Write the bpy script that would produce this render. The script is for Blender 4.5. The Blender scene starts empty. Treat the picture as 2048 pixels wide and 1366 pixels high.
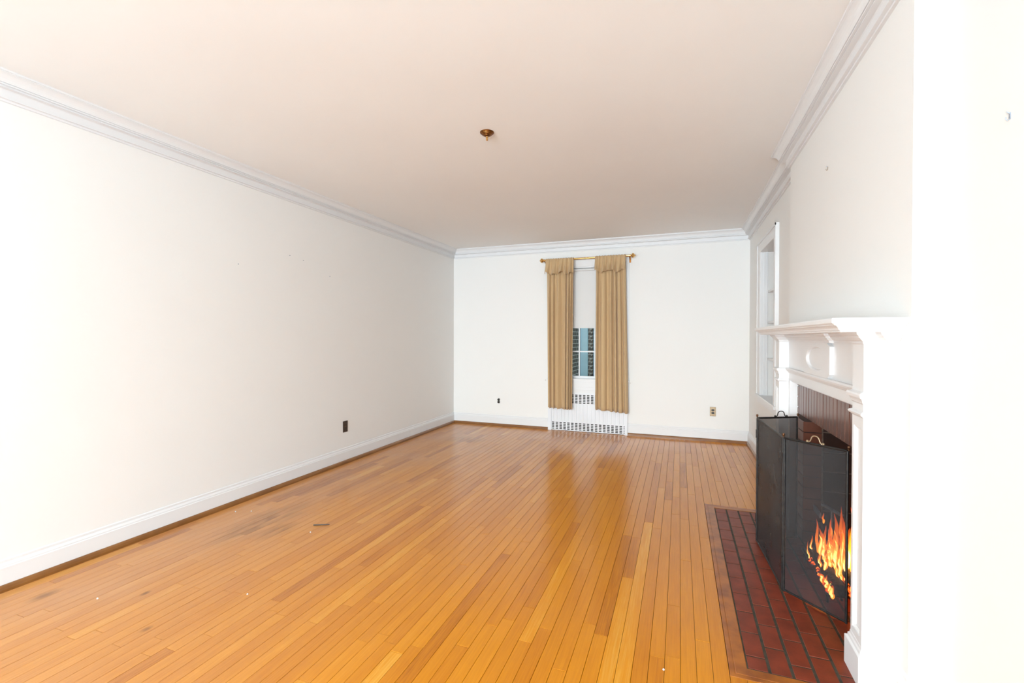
import bpy, math, random
from mathutils import Matrix, Vector
random.seed(7)
S = bpy.context.scene
COL = S.collection

# ------------------------------------------------------------------ camera
H = 2.5
cam_d = bpy.data.cameras.new('camera')
cam_d.lens = 16.011; cam_d.sensor_width = 36.0; cam_d.sensor_fit = 'HORIZONTAL'
cam_d.clip_start = 0.05; cam_d.clip_end = 200
cam = bpy.data.objects.new('camera', cam_d); COL.objects.link(cam)
YAW, PITCH, ROLL, CZ = 0.3526, -0.0086, 0.0020, 1.2357
fw = Vector((-math.sin(YAW)*math.cos(PITCH), math.cos(YAW)*math.cos(PITCH), math.sin(PITCH)))
rt0 = Vector((math.cos(YAW), math.sin(YAW), 0)); up0 = rt0.cross(fw)
rt = rt0*math.cos(ROLL) + up0*math.sin(ROLL); up = -rt0*math.sin(ROLL) + up0*math.cos(ROLL)
M = Matrix.Identity(4)
for i in range(3):
    M[i][0] = rt[i]; M[i][1] = up[i]; M[i][2] = -fw[i]
M[2][3] = CZ
cam.matrix_world = M
S.camera = cam

# ------------------------------------------------------------------ world, light, exposure
w = bpy.data.worlds.new('world'); S.world = w; w.use_nodes = True
nt = w.node_tree; nt.nodes.clear()
bg = nt.nodes.new('ShaderNodeBackground'); out = nt.nodes.new('ShaderNodeOutputWorld')
sky = nt.nodes.new('ShaderNodeTexSky'); sky.sky_type = 'NISHITA'; sky.sun_disc = False
sky.sun_elevation = math.radians(42); sky.sun_rotation = math.radians(200); sky.air_density = 1.6; sky.dust_density = 3.0
bg.inputs['Strength'].default_value = 0.58
nt.links.new(sky.outputs[0], bg.inputs[0]); nt.links.new(bg.outputs[0], out.inputs[0])

def area(name, loc, rot, sx, sy, power, col=(1, 1, 1)):
    l = bpy.data.lights.new(name, 'AREA'); l.shape = 'RECTANGLE'; l.size = sx; l.size_y = sy
    l.energy = power; l.color = col
    o = bpy.data.objects.new(name, l); COL.objects.link(o); o.location = loc; o.rotation_euler = rot
    return o
# daylight entering through the tall windows of the part of the room behind the camera
YR = -4.4
DAY = (0.855, 1.0, 1.11)
area('window_daylight', (-2.05, YR-0.06, 1.35), (math.radians(90), 0, 0), 1.5, 1.9, 212, DAY)
area('window_daylight', (-0.25, YR-0.06, 1.35), (math.radians(90), 0, 0), 1.5, 1.9, 212, DAY)
S.view_settings.view_transform = 'Standard'; S.view_settings.look = 'None'
S.view_settings.gamma = 1.0; S.view_settings.exposure = 0.06
S.view_settings.use_curve_mapping = False

# ------------------------------------------------------------------ materials
def mat(name, col, rough=0.5, metal=0.0, spec=0.5, coat=0.0, bump=None, noise=None, coat_rough=0.1):
    m = bpy.data.materials.new(name); m.use_nodes = True
    n = m.node_tree.nodes; L = m.node_tree.links; b = n['Principled BSDF']
    b.inputs['Base Color'].default_value = (*col, 1); b.inputs['Roughness'].default_value = rough
    b.inputs['Metallic'].default_value = metal; b.inputs['Specular IOR Level'].default_value = spec
    b.inputs['Coat Weight'].default_value = coat; b.inputs['Coat Roughness'].default_value = coat_rough
    g = n.new('ShaderNodeNewGeometry')
    if noise:   # (scale, colour2, low, high)
        t = n.new('ShaderNodeTexNoise'); t.inputs['Scale'].default_value = noise[0]; t.inputs['Detail'].default_value = 5
        L.new(g.outputs['Position'], t.inputs['Vector'])
        r = n.new('ShaderNodeMapRange'); r.inputs[1].default_value = noise[2]; r.inputs[2].default_value = noise[3]
        L.new(t.outputs['Fac'], r.inputs[0])
        mx = n.new('ShaderNodeMix'); mx.data_type = 'RGBA'
        mx.inputs[6].default_value = (*col, 1); mx.inputs[7].default_value = (*noise[1], 1)
        L.new(r.outputs[0], mx.inputs[0]); L.new(mx.outputs[2], b.inputs['Base Color'])
    if bump:    # (scale, strength, distance)
        t = n.new('ShaderNodeTexNoise'); t.inputs['Scale'].default_value = bump[0]; t.inputs['Detail'].default_value = 4
        L.new(g.outputs['Position'], t.inputs['Vector'])
        bp = n.new('ShaderNodeBump'); bp.inputs['Strength'].default_value = bump[1]; bp.inputs['Distance'].default_value = bump[2]
        L.new(t.outputs['Fac'], bp.inputs['Height']); L.new(bp.outputs[0], b.inputs['Normal'])
    return m

WALL = mat('wall_paint', (0.885, 0.878, 0.855), 0.6, spec=0.3, bump=(3.5, 0.12, 0.01))
CEIL = mat('ceiling_paint', (0.94, 0.93, 0.91), 0.75, spec=0.2, bump=(1.6, 0.25, 0.02), noise=(1.1, (0.925, 0.91, 0.89), 0.4, 0.7))
TRIM = mat('trim_paint', (0.825, 0.828, 0.832), 0.32, spec=0.4, bump=(30, 0.03, 0.002))
RADW = mat('radiator_white', (0.82, 0.84, 0.87), 0.35, bump=(40, 0.02, 0.002))
SHADE = mat('shade_cloth', (0.80, 0.80, 0.79), 0.8, spec=0.1, bump=(300, 0.05, 0.001))
BLACK = mat('dark_void', (0.012, 0.011, 0.010), 0.8, noise=(20, (0.02, 0.018, 0.016), 0.4, 0.6))
BRASS = mat('polished_brass', (0.80, 0.52, 0.20), 0.22, 1.0, noise=(25, (0.70, 0.42, 0.14), 0.4, 0.7))
BRASSD = mat('antique_brass', (0.30, 0.125, 0.035), 0.34, 1.0, noise=(60, (0.14, 0.055, 0.016), 0.4, 0.7))
BRASSP = mat('dull_brass_plate', (0.42, 0.32, 0.21), 0.45, 0.6, noise=(80, (0.33, 0.24, 0.14), 0.4, 0.7))
BROWNP = mat('brown_bakelite', (0.035, 0.022, 0.016), 0.3, noise=(60, (0.05, 0.032, 0.024), 0.4, 0.7))
BLKP = mat('black_bakelite', (0.012, 0.010, 0.009), 0.35, noise=(60, (0.03, 0.025, 0.02), 0.4, 0.7))
IRON = mat('black_iron', (0.022, 0.022, 0.023), 0.42, 0.6, noise=(50, (0.04, 0.038, 0.036), 0.4, 0.7))
BRONZE = mat('bronze_knob', (0.25, 0.15, 0.09), 0.3, 0.9, noise=(60, (0.16, 0.09, 0.05), 0.4, 0.7))
STEEL = mat('pale_steel', (0.42, 0.47, 0.55), 0.45, 0.5, noise=(40, (0.30, 0.34, 0.40), 0.4, 0.7))
PLASTER = mat('plaster_chip', (0.80, 0.78, 0.74), 0.8, noise=(90, (0.7, 0.68, 0.64), 0.4, 0.6))
SHOE = mat('stained_shoe_wood', (0.26, 0.105, 0.022), 0.35, noise=(8, (0.19, 0.07, 0.014), 0.35, 0.7), coat=0.3)
FACEB = mat('glazed_brown_brick', (0.165, 0.064, 0.040), 0.32, spec=0.45, coat=0.30, coat_rough=0.25,
            noise=(9, (0.115, 0.040, 0.024), 0.35, 0.7), bump=(60, 0.10, 0.003))
FIREB = mat('sooty_fire_brick', (0.055, 0.026, 0.018), 0.8, noise=(7, (0.025, 0.014, 0.010), 0.35, 0.7), bump=(50, 0.2, 0.004))
HEARB = mat('red_hearth_brick', (0.235, 0.042, 0.018), 0.42, spec=0.35, noise=(14, (0.150, 0.026, 0.011), 0.35, 0.7), bump=(70, 0.12, 0.003))
MORT = mat('dark_mortar', (0.058, 0.050, 0.033), 0.7, noise=(40, (0.03, 0.03, 0.020), 0.4, 0.6), bump=(90, 0.3, 0.003))
MORTL = mat('pale_mortar', (0.22, 0.17, 0.13), 0.8, noise=(40, (0.14, 0.11, 0.085), 0.4, 0.6))
MORTF = mat('brown_mortar', (0.045, 0.024, 0.018), 0.8, noise=(40, (0.03, 0.018, 0.014), 0.4, 0.6))
BARK = mat('charred_bark', (0.035, 0.018, 0.014), 0.9, noise=(40, (0.10, 0.030, 0.014), 0.5, 0.72), bump=(60, 0.8, 0.008))
BORD = mat('worn_border_oak', (0.42, 0.135, 0.018), 0.30, noise=(11, (0.23, 0.062, 0.010), 0.38, 0.68), bump=(40, 0.08, 0.002))
SUB = mat('subfloor', (0.045, 0.020, 0.008), 0.8, noise=(10, (0.03, 0.013, 0.005), 0.4, 0.6))

def wood_floor():
    m = bpy.data.materials.new('oak_strip'); m.use_nodes = True
    n = m.node_tree.nodes; L = m.node_tree.links; b = n['Principled BSDF']
    g = n.new('ShaderNodeNewGeometry'); at = n.new('ShaderNodeAttribute'); at.attribute_name = 'tone'
    # grain coordinates: stretched along Y, shifted for every board
    mul = n.new('ShaderNodeMath'); mul.operation = 'MULTIPLY'; mul.inputs[1].default_value = 37.0
    L.new(at.outputs['Fac'], mul.inputs[0])
    cmb = n.new('ShaderNodeCombineXYZ'); L.new(mul.outputs[0], cmb.inputs[0]); L.new(mul.outputs[0], cmb.inputs[1])
    add = n.new('ShaderNodeVectorMath'); add.operation = 'ADD'; L.new(g.outputs['Position'], add.inputs[0]); L.new(cmb.outputs[0], add.inputs[1])
    mp = n.new('ShaderNodeMapping'); mp.inputs['Scale'].default_value = (170, 5.0, 1); L.new(add.outputs[0], mp.inputs[0])
    t = n.new('ShaderNodeTexNoise'); t.inputs['Scale'].default_value = 1.0; t.inputs['Detail'].default_value = 6; t.inputs['Roughness'].default_value = 0.6
    t.inputs['Distortion'].default_value = 0.6
    L.new(mp.outputs[0], t.inputs['Vector'])
    mp2 = n.new('ShaderNodeMapping'); mp2.inputs['Scale'].default_value = (14, 1.6, 1); L.new(add.outputs[0], mp2.inputs[0])
    t2 = n.new('ShaderNodeTexNoise'); t2.inputs['Scale'].default_value = 1.0; t2.inputs['Detail'].default_value = 3
    L.new(mp2.outputs[0], t2.inputs['Vector'])
    # board tone ramp
    r = n.new('ShaderNodeValToRGB'); e = r.color_ramp.elements
    e[0].position = 0.0; e[0].color = (0.370, 0.112, 0.005, 1)
    e[1].position = 1.0; e[1].color = (0.760, 0.365, 0.045, 1)
    x = r.color_ramp.elements.new(0.30); x.color = (0.555, 0.183, 0.007, 1)
    x = r.color_ramp.elements.new(0.75); x.color = (0.690, 0.260, 0.010, 1)
    ma = n.new('ShaderNodeMath'); ma.operation = 'MULTIPLY_ADD'; ma.inputs[1].default_value = 0.80; ma.inputs[2].default_value = -0.40
    L.new(t.outputs['Fac'], ma.inputs[0])
    ma2 = n.new('ShaderNodeMath'); ma2.operation = 'MULTIPLY_ADD'; ma2.inputs[1].default_value = 0.5; ma2.inputs[2].default_value = -0.25
    L.new(t2.outputs['Fac'], ma2.inputs[0])
    s1 = n.new('ShaderNodeMath'); L.new(at.outputs['Fac'], s1.inputs[0]); L.new(ma.outputs[0], s1.inputs[1])
    s2 = n.new('ShaderNodeMath'); L.new(s1.outputs[0], s2.inputs[0]); L.new(ma2.outputs[0], s2.inputs[1])
    L.new(s2.outputs[0], r.inputs[0])
    # worn and stained patches (places where water stood), broken up by noise
    tw = n.new('ShaderNodeTexNoise'); tw.inputs['Scale'].default_value = 1.0; tw.inputs['Detail'].default_value = 4
    mpw = n.new('ShaderNodeMapping'); mpw.inputs['Scale'].default_value = (16, 4.5, 1); L.new(add.outputs[0], mpw.inputs[0]); L.new(mpw.outputs[0], tw.inputs['Vector'])
    prev = None
    for (cx, cy, rx, ry, amt) in ((-2.60, 2.28, .18, .45, .55), (-2.40, 2.20, .09, .18, .45), (-2.43, 4.98, .30, .22, .45), (-2.84, 1.26, .04, .08, .55),
                                  (-2.41, 1.44, .018, .03, .7), (-2.11, 1.265, .018, .03, .7), (-1.82, 4.58, .07, .10, .4)):
        sb = n.new('ShaderNodeVectorMath'); sb.operation = 'SUBTRACT'; sb.inputs[1].default_value = (cx, cy, 0); L.new(g.outputs['Position'], sb.inputs[0])
        sc = n.new('ShaderNodeVectorMath'); sc.operation = 'MULTIPLY'; sc.inputs[1].default_value = (1/rx, 1/ry, 0); L.new(sb.outputs[0], sc.inputs[0])
        ln = n.new('ShaderNodeVectorMath'); ln.operation = 'LENGTH'; L.new(sc.outputs[0], ln.inputs[0])
        mr = n.new('ShaderNodeMapRange'); mr.inputs[1].default_value = 1.0; mr.inputs[2].default_value = 0.2
        mr.inputs[3].default_value = 0; mr.inputs[4].default_value = amt; L.new(ln.outputs['Value'], mr.inputs[0])
        if prev is None: prev = mr.outputs[0]
        else:
            mm = n.new('ShaderNodeMath'); mm.operation = 'MAXIMUM'; L.new(prev, mm.inputs[0]); L.new(mr.outputs[0], mm.inputs[1]); prev = mm.outputs[0]
    wr = n.new('ShaderNodeMapRange'); wr.inputs[1].default_value = 0.35; wr.inputs[2].default_value = 0.6; L.new(tw.outputs['Fac'], wr.inputs[0])
    mk = n.new('ShaderNodeMath'); mk.operation = 'MULTIPLY'; L.new(prev, mk.inputs[0]); L.new(wr.outputs[0], mk.inputs[1])
    mx = n.new('ShaderNodeMix'); mx.data_type = 'RGBA'; mx.inputs[7].default_value = (0.13, 0.062, 0.026, 1)
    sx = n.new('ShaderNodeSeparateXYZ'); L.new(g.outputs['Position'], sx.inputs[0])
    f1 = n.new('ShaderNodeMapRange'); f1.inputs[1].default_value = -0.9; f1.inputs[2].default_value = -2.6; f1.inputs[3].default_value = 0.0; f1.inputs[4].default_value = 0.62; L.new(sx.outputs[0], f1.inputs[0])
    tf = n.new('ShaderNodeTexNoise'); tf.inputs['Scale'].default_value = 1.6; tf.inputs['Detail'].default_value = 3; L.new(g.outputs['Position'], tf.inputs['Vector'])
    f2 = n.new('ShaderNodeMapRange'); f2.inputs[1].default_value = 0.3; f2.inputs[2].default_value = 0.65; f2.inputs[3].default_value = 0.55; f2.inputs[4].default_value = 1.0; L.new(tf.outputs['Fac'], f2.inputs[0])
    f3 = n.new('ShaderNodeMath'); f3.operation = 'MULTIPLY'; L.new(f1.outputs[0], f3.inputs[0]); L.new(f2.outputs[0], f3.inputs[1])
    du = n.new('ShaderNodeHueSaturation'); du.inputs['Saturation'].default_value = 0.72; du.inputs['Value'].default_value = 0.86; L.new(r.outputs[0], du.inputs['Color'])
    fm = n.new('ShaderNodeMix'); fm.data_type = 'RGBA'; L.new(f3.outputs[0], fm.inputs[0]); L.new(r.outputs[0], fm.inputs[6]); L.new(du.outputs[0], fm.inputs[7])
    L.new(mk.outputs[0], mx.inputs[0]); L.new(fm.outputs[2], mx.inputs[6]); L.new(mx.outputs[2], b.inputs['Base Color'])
    # varnish: mostly smooth with slightly scuffed areas
    tr = n.new('ShaderNodeTexNoise'); tr.inputs['Scale'].default_value = 1.5; tr.inputs['Detail'].default_value = 1; L.new(g.outputs['Position'], tr.inputs['Vector'])
    rr = n.new('ShaderNodeMapRange'); rr.inputs[1].default_value = 0.3; rr.inputs[2].default_value = 0.7; rr.inputs[3].default_value = 0.17; rr.inputs[4].default_value = 0.22
    L.new(tr.outputs['Fac'], rr.inputs[0]); L.new(rr.outputs[0], b.inputs['Roughness'])
    b.inputs['Specular IOR Level'].default_value = 0.42
    bp = n.new('ShaderNodeBump'); bp.inputs['Strength'].default_value = 0.05; bp.inputs['Distance'].default_value = 0.002
    L.new(t.outputs['Fac'], bp.inputs['Height']); L.new(bp.outputs[0], b.inputs['Normal'])
    return m
FLOOR = wood_floor()

def curtain_mat():
    m = mat('tan_curtain_cloth', (0.61, 0.425, 0.232), 0.8, spec=0.15)
    n = m.node_tree.nodes; L = m.node_tree.links; b = n['Principled BSDF']
    b.inputs['Sheen Weight'].default_value = 0.25; b.inputs['Sheen Roughness'].default_value = 0.5
    g = n.new('ShaderNodeNewGeometry'); mp = n.new('ShaderNodeMapping'); mp.inputs['Scale'].default_value = (700, 700, 500)
    t = n.new('ShaderNodeTexNoise'); t.inputs['Scale'].default_value = 1; L.new(g.outputs['Position'], mp.inputs[0]); L.new(mp.outputs[0], t.inputs['Vector'])
    bp = n.new('ShaderNodeBump'); bp.inputs['Strength'].default_value = 0.15; bp.inputs['Distance'].default_value = 0.001
    L.new(t.outputs['Fac'], bp.inputs['Height']); L.new(bp.outputs[0], b.inputs['Normal'])
    return m
CLOTH = curtain_mat()

def screen_mat():
    m = bpy.data.materials.new('black_wire_mesh'); m.use_nodes = True
    n = m.node_tree.nodes; L = m.node_tree.links; b = n['Principled BSDF']; o = n['Material Output']
    b.inputs['Base Color'].default_value = (0.034, 0.036, 0.039, 1); b.inputs['Roughness'].default_value = 0.65; b.inputs['Metallic'].default_value = 0.3
    tr = n.new('ShaderNodeBsdfTransparent'); mx = n.new('ShaderNodeMixShader')
    g = n.new('ShaderNodeNewGeometry'); t = n.new('ShaderNodeTexNoise'); t.inputs['Scale'].default_value = 9; t.inputs['Detail'].default_value = 4
    L.new(g.outputs['Position'], t.inputs['Vector'])
    r = n.new('ShaderNodeMapRange'); r.inputs[1].default_value = 0.35; r.inputs[2].default_value = 0.7; r.inputs[3].default_value = 0.73; r.inputs[4].default_value = 0.79
    L.new(t.outputs['Fac'], r.inputs[0]); L.new(r.outputs[0], mx.inputs[0])
    L.new(tr.outputs[0], mx.inputs[1]); L.new(b.outputs[0], mx.inputs[2]); L.new(mx.outputs[0], o.inputs[0])
    return m
MESHM = screen_mat()

def glass_mat():
    m = bpy.data.materials.new('window_glass'); m.use_nodes = True
    n = m.node_tree.nodes; L = m.node_tree.links; o = n['Material Output']; n.remove(n['Principled BSDF'])
    tr = n.new('ShaderNodeBsdfTransparent'); tr.inputs[0].default_value = (0.93, 0.97, 0.97, 1)
    gl = n.new('ShaderNodeBsdfGlossy'); gl.inputs['Roughness'].default_value = 0.02
    mx = n.new('ShaderNodeMixShader'); mx.inputs[0].default_value = 0.008
    L.new(tr.outputs[0], mx.inputs[1]); L.new(gl.outputs[0], mx.inputs[2]); L.new(mx.outputs[0], o.inputs[0])
    return m
GLASS = glass_mat()

def flame_mat(name, ramp, s0, s1, a0, a1):
    """colour, strength and opacity run from the root of a tongue (generated z = 0) to its tip"""
    m = bpy.data.materials.new(name); m.use_nodes = True
    n = m.node_tree.nodes; L = m.node_tree.links; o = n['Material Output']; n.remove(n['Principled BSDF'])
    tc = n.new('ShaderNodeTexCoord'); sp = n.new('ShaderNodeSeparateXYZ'); L.new(tc.outputs['Generated'], sp.inputs[0])
    r = n.new('ShaderNodeValToRGB'); e = r.color_ramp.elements
    e[0].position = ramp[0][0]; e[0].color = (*ramp[0][1], 1); e[1].position = ramp[-1][0]; e[1].color = (*ramp[-1][1], 1)
    for p, c in ramp[1:-1]: x = e.new(p); x.color = (*c, 1)
    L.new(sp.outputs[2], r.inputs[0])
    st = n.new('ShaderNodeMapRange'); st.inputs[3].default_value = s0; st.inputs[4].default_value = s1; L.new(sp.outputs[2], st.inputs[0])
    em = n.new('ShaderNodeEmission'); L.new(r.outputs[0], em.inputs[0]); L.new(st.outputs[0], em.inputs[1])
    tr = n.new('ShaderNodeBsdfTransparent'); mx = n.new('ShaderNodeMixShader')
    al = n.new('ShaderNodeMapRange'); al.inputs[3].default_value = a0; al.inputs[4].default_value = a1
    L.new(sp.outputs[2], al.inputs[0]); L.new(al.outputs[0], mx.inputs[0])
    L.new(tr.outputs[0], mx.inputs[1]); L.new(em.outputs[0], mx.inputs[2]); L.new(mx.outputs[0], o.inputs[0])
    return m
FLAME = flame_mat('flame_orange', [(0, (1.0, .30, .03)), (.5, (1.0, .20, .015)), (1, (.8, .06, .006))], 7.0, 3.0, .55, .30)
FCORE = flame_mat('flame_core', [(0, (1.0, .62, .16)), (.55, (1.0, .66, .17)), (1, (1.0, .34, .03))], 15.0, 8.0, .95, .60)

def ember_mat():
    m = mat('glowing_ember', (0.05, 0.02, 0.012), 0.9)
    n = m.node_tree.nodes; L = m.node_tree.links; b = n['Principled BSDF']
    g = n.new('ShaderNodeNewGeometry'); t = n.new('ShaderNodeTexNoise'); t.inputs['Scale'].default_value = 45; t.inputs['Detail'].default_value = 4
    L.new(g.outputs['Position'], t.inputs['Vector'])
    r = n.new('ShaderNodeValToRGB'); e = r.color_ramp.elements
    e[0].position = 0.42; e[0].color = (0, 0, 0, 1); e[1].position = 0.68; e[1].color = (1.0, 0.30, 0.04, 1)
    x = e.new(0.55); x.color = (0.6, 0.05, 0.005, 1)
    L.new(t.outputs['Fac'], r.inputs[0]); L.new(r.outputs[0], b.inputs['Emission Color']); b.inputs['Emission Strength'].default_value = 7.0
    return m
EMBER = ember_mat()

def brickwall_mat():
    m = mat('weathered_outdoor_brick', (0.1, 0.08, 0.07), 0.9)
    n = m.node_tree.nodes; L = m.node_tree.links; b = n['Principled BSDF']
    g = n.new('ShaderNodeNewGeometry'); sp = n.new('ShaderNodeSeparateXYZ'); L.new(g.outputs['Position'], sp.inputs[0])
    ad = n.new('ShaderNodeMath'); L.new(sp.outputs[0], ad.inputs[0]); L.new(sp.outputs[1], ad.inputs[1])
    cb = n.new('ShaderNodeCombineXYZ'); L.new(ad.outputs[0], cb.inputs[0]); L.new(sp.outputs[2], cb.inputs[1])
    t = n.new('ShaderNodeTexBrick'); t.inputs['Scale'].default_value = 1.0
    t.inputs['Brick Width'].default_value = 0.21; t.inputs['Row Height'].default_value = 0.075; t.inputs['Mortar Size'].default_value = 0.008
    t.inputs['Color1'].default_value = (0.135, 0.110, 0.082, 1); t.inputs['Color2'].default_value = (0.080, 0.068, 0.056, 1); t.inputs['Mortar'].default_value = (0.46, 0.43, 0.36, 1)
    L.new(cb.outputs[0], t.inputs['Vector']); L.new(t.outputs['Color'], b.inputs['Base Color'])
    bp = n.new('ShaderNodeBump'); bp.inputs['Strength'].default_value = 0.5; bp.inputs['Distance'].default_value = 0.01; bp.invert = True
    L.new(t.outputs['Fac'], bp.inputs['Height']); L.new(bp.outputs[0], b.inputs['Normal'])
    return m
OUTB = brickwall_mat()
BLUEP = mat('pale_blue_paint', (0.42, 0.62, 0.66), 0.6, noise=(6, (0.38, 0.57, 0.61), 0.4, 0.6))
BLUEG = mat('blue_grey_paint', (0.20, 0.34, 0.44), 0.6, noise=(6, (0.17, 0.30, 0.38), 0.4, 0.6))
GRASS = mat('lawn', (0.06, 0.12, 0.03), 0.9, noise=(8, (0.04, 0.08, 0.02), 0.4, 0.6))
LEAF = mat('leaf_green', (0.12, 0.24, 0.06), 0.6, noise=(20, (0.07, 0.16, 0.04), 0.4, 0.6))
SNOW = mat('pale_quoin', (0.55, 0.55, 0.50), 0.8, noise=(12, (0.45, 0.45, 0.41), 0.4, 0.6))

# ------------------------------------------------------------------ mesh helpers
class MB:
    def __init__(s): s.v = []; s.f = []
    def box(s, x0, x1, y0, y1, z0, z1):
        k = len(s.v)
        s.v += [(x0,y0,z0),(x1,y0,z0),(x1,y1,z0),(x0,y1,z0),(x0,y0,z1),(x1,y0,z1),(x1,y1,z1),(x0,y1,z1)]
        s.f += [(k,k+3,k+2,k+1),(k+4,k+5,k+6,k+7),(k,k+1,k+5,k+4),(k+1,k+2,k+6,k+5),(k+2,k+3,k+7,k+6),(k+3,k,k+4,k+7)]
        return s
    def rings(s, rings, caps=True, closed_u=True):
        """join consecutive rings of equal length"""
        k = len(s.v); n = len(rings[0])
        for r in rings: s.v += [tuple(p) for p in r]
        for i in range(len(rings)-1):
            for j in range(n if closed_u else n-1):
                a = k+i*n+j; b = k+i*n+(j+1) % n
                s.f.append((a, b, b+n, a+n))
        if caps:
            s.f.append(tuple(reversed(range(k, k+n)))); s.f.append(tuple(range(k+(len(rings)-1)*n, k+len(rings)*n)))
        return s
    def loft(s, levels, xb):
        """levels (z, x_front, y0, y1): mitred moulding standing on a back plane x = xb"""
        return s.rings([[(xf, y0, z), (xb, y0, z), (xb, y1, z), (xf, y1, z)] for z, xf, y0, y1 in levels])
    def cbox(s, x0, x1, y0, y1, z0, z1, c):
        """box with chamfered top edges"""
        return s.rings([[(x0,y0,z0),(x1,y0,z0),(x1,y1,z0),(x0,y1,z0)], [(x0,y0,z1-c),(x1,y0,z1-c),(x1,y1,z1-c),(x0,y1,z1-c)],
                        [(x0+c,y0+c,z1),(x1-c,y0+c,z1),(x1-c,y1-c,z1),(x0+c,y1-c,z1)]])
    def tube(s, pts, rad, n=10, caps=True):
        pts = [Vector(p) for p in pts]; rings = []
        rads = rad if isinstance(rad, (list, tuple)) else [rad]*len(pts)
        ref = None
        for i, p in enumerate(pts):
            d = (pts[min(i+1, len(pts)-1)] - pts[max(i-1, 0)]).normalized()
            if ref is None:
                ref = d.cross(Vector((0, 0, 1)))
                if ref.length < 0.1: ref = d.cross(Vector((1, 0, 0)))
            u = (ref - d*ref.dot(d)).normalized(); v = d.cross(u); ref = u
            rings.append([p + (u*math.cos(2*math.pi*j/n) + v*math.sin(2*math.pi*j/n))*rads[i] for j in range(n)])
        return s.rings(rings, caps)
    def lathe(s, prof, c, axis='z', n=20, flip=1):
        rings = []
        for r, h in prof:
            ring = []
            for j in range(n):
                a = 2*math.pi*j/n; p, q = r*math.cos(a), r*math.sin(a)
                if axis == 'z': ring.append((c[0]+p, c[1]+q, c[2]+h))
                elif axis == 'x': ring.append((c[0]+h, c[1]+p, c[2]+q))
                else: ring.append((c[0]+p, c[1]+h, c[2]+q))
            rings.append(ring)
        return s.rings(rings)
    def ball(s, c, r, n=12, m=8):
        return s.lathe([(max(1e-4, r*math.sin(math.pi*i/m)), -r*math.cos(math.pi*i/m)) for i in range(m+1)], c, 'z', n)
    def build(s, name, material, parent=None, smooth=False, origin=None):
        me = bpy.data.meshes.new(name)
        o3 = Vector(origin) if origin is not None else Vector((0, 0, 0))
        me.from_pydata([tuple(Vector(p)-o3) for p in s.v], [], s.f); me.update()
        import bmesh as _b
        bm = _b.new(); bm.from_mesh(me); _b.ops.recalc_face_normals(bm, faces=bm.faces); bm.to_mesh(me); bm.free()
        if material: me.materials.append(material)
        if smooth:
            for p in me.polygons: p.use_smooth = True
            me.set_sharp_from_angle(angle=math.radians(35))
        o = bpy.data.objects.new(name, me); COL.objects.link(o)
        place(o, o3, parent)
        return o
def world_loc(o):
    v = Vector(o.location)
    while o.parent: o = o.parent; v += Vector(o.location)
    return v
def place(o, loc, parent):
    if parent is not None:
        o.parent = parent; o.location = Vector(loc) - world_loc(parent)
    else: o.location = loc
def tag(o, label=None, cat=None, group=None, kind=None):
    if label: o['label'] = label
    if cat: o['category'] = cat
    if group: o['group'] = group
    if kind: o['kind'] = kind
    return o
def empty(name, loc, label, cat, group=None, kind=None):
    o = bpy.data.objects.new(name, None); COL.objects.link(o); o.location = loc; o.empty_display_size = 0.05
    return tag(o, label, cat, group, kind)
def struct(mb, name, m, label, cat, smooth=False, origin=None):
    return tag(mb.build(name, m, None, smooth, origin), label, cat, kind='structure')
def inst(mesh, name, loc, parent, rotz=0):
    o = bpy.data.objects.new(name, mesh); COL.objects.link(o); place(o, loc, parent); o.rotation_euler.z = rotz
    return o

def sweep(path, prof, closed=True):
    """mitred sweep, one MB for each segment; profile (d, z), d towards the left of travel"""
    P = [Vector((x, y)) for x, y in path]; n = len(P); ms = []
    nseg = n if closed else n-1
    nor = []
    for i in range(nseg):
        d = (P[(i+1) % n]-P[i]).normalized(); nor.append(Vector((-d.y, d.x)))
    for i in range(n):
        if closed or 0 < i < n-1: a, b = nor[i-1], nor[i % nseg]; ms.append((a+b)/(1+a.dot(b)))
        else: ms.append(nor[0] if i == 0 else nor[-1])
    res = []
    for i in range(nseg):
        j = (i+1) % n; mb = MB()
        mb.rings([[(P[k].x+ms[k].x*d, P[k].y+ms[k].y*d, z) for d, z in prof] for k in (i, j)])
        res.append(mb)
    return res

# ------------------------------------------------------------------ room dimensions (metres)
XL, XR, YB = -3.0876, 0.7645, 5.9352
XB, YN, YF = 0.6925, 1.800, 3.517          # chimney breast face, near and far edge
T = 0.14

# ------------------------------------------------------------------ walls and ceiling
WX0, WX1, WZ0, WZ1 = -1.565, -0.695, 0.70, 2.17     # window opening
struct(MB().box(XL-T, XL, YR-T, YB+T, -0.05, H+0.05), 'wall_left', WALL, 'long blank off-white wall on the left', 'wall')
mb = MB().box(XL, WX0, YB, YB+T, -0.05, H+0.05).box(WX1, XR+T, YB, YB+T, -0.05, H+0.05)
mb.box(WX0, WX1, YB, YB+T, WZ1, H+0.05).box(WX0, WX1, YB+0.10, YB+T, -0.05, WZ0-0.03)
struct(mb, 'wall_back', WALL, 'off-white end wall around the curtained window', 'wall')
NY0, NY1, NZ0, NZ1 = 4.365, 5.065, 0.668, 2.085      # bookcase niche
mb = MB().box(XR, XR+T, YR-T, 1.90, -0.05, H+0.05).box(XR, XR+T, 1.90, 3.46, 1.02, H+0.05).box(XR, XR+T, 3.46, NY0, -0.05, H+0.05)
mb.box(XR, XR+T, NY1, YB, -0.05, H+0.05).box(XR, XR+T, NY0, NY1, -0.05, NZ0).box(XR, XR+T, NY0, NY1, NZ1, H+0.05)
struct(mb, 'wall_right', WALL, 'off-white wall on the right with the bookcase recess', 'wall')
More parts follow.
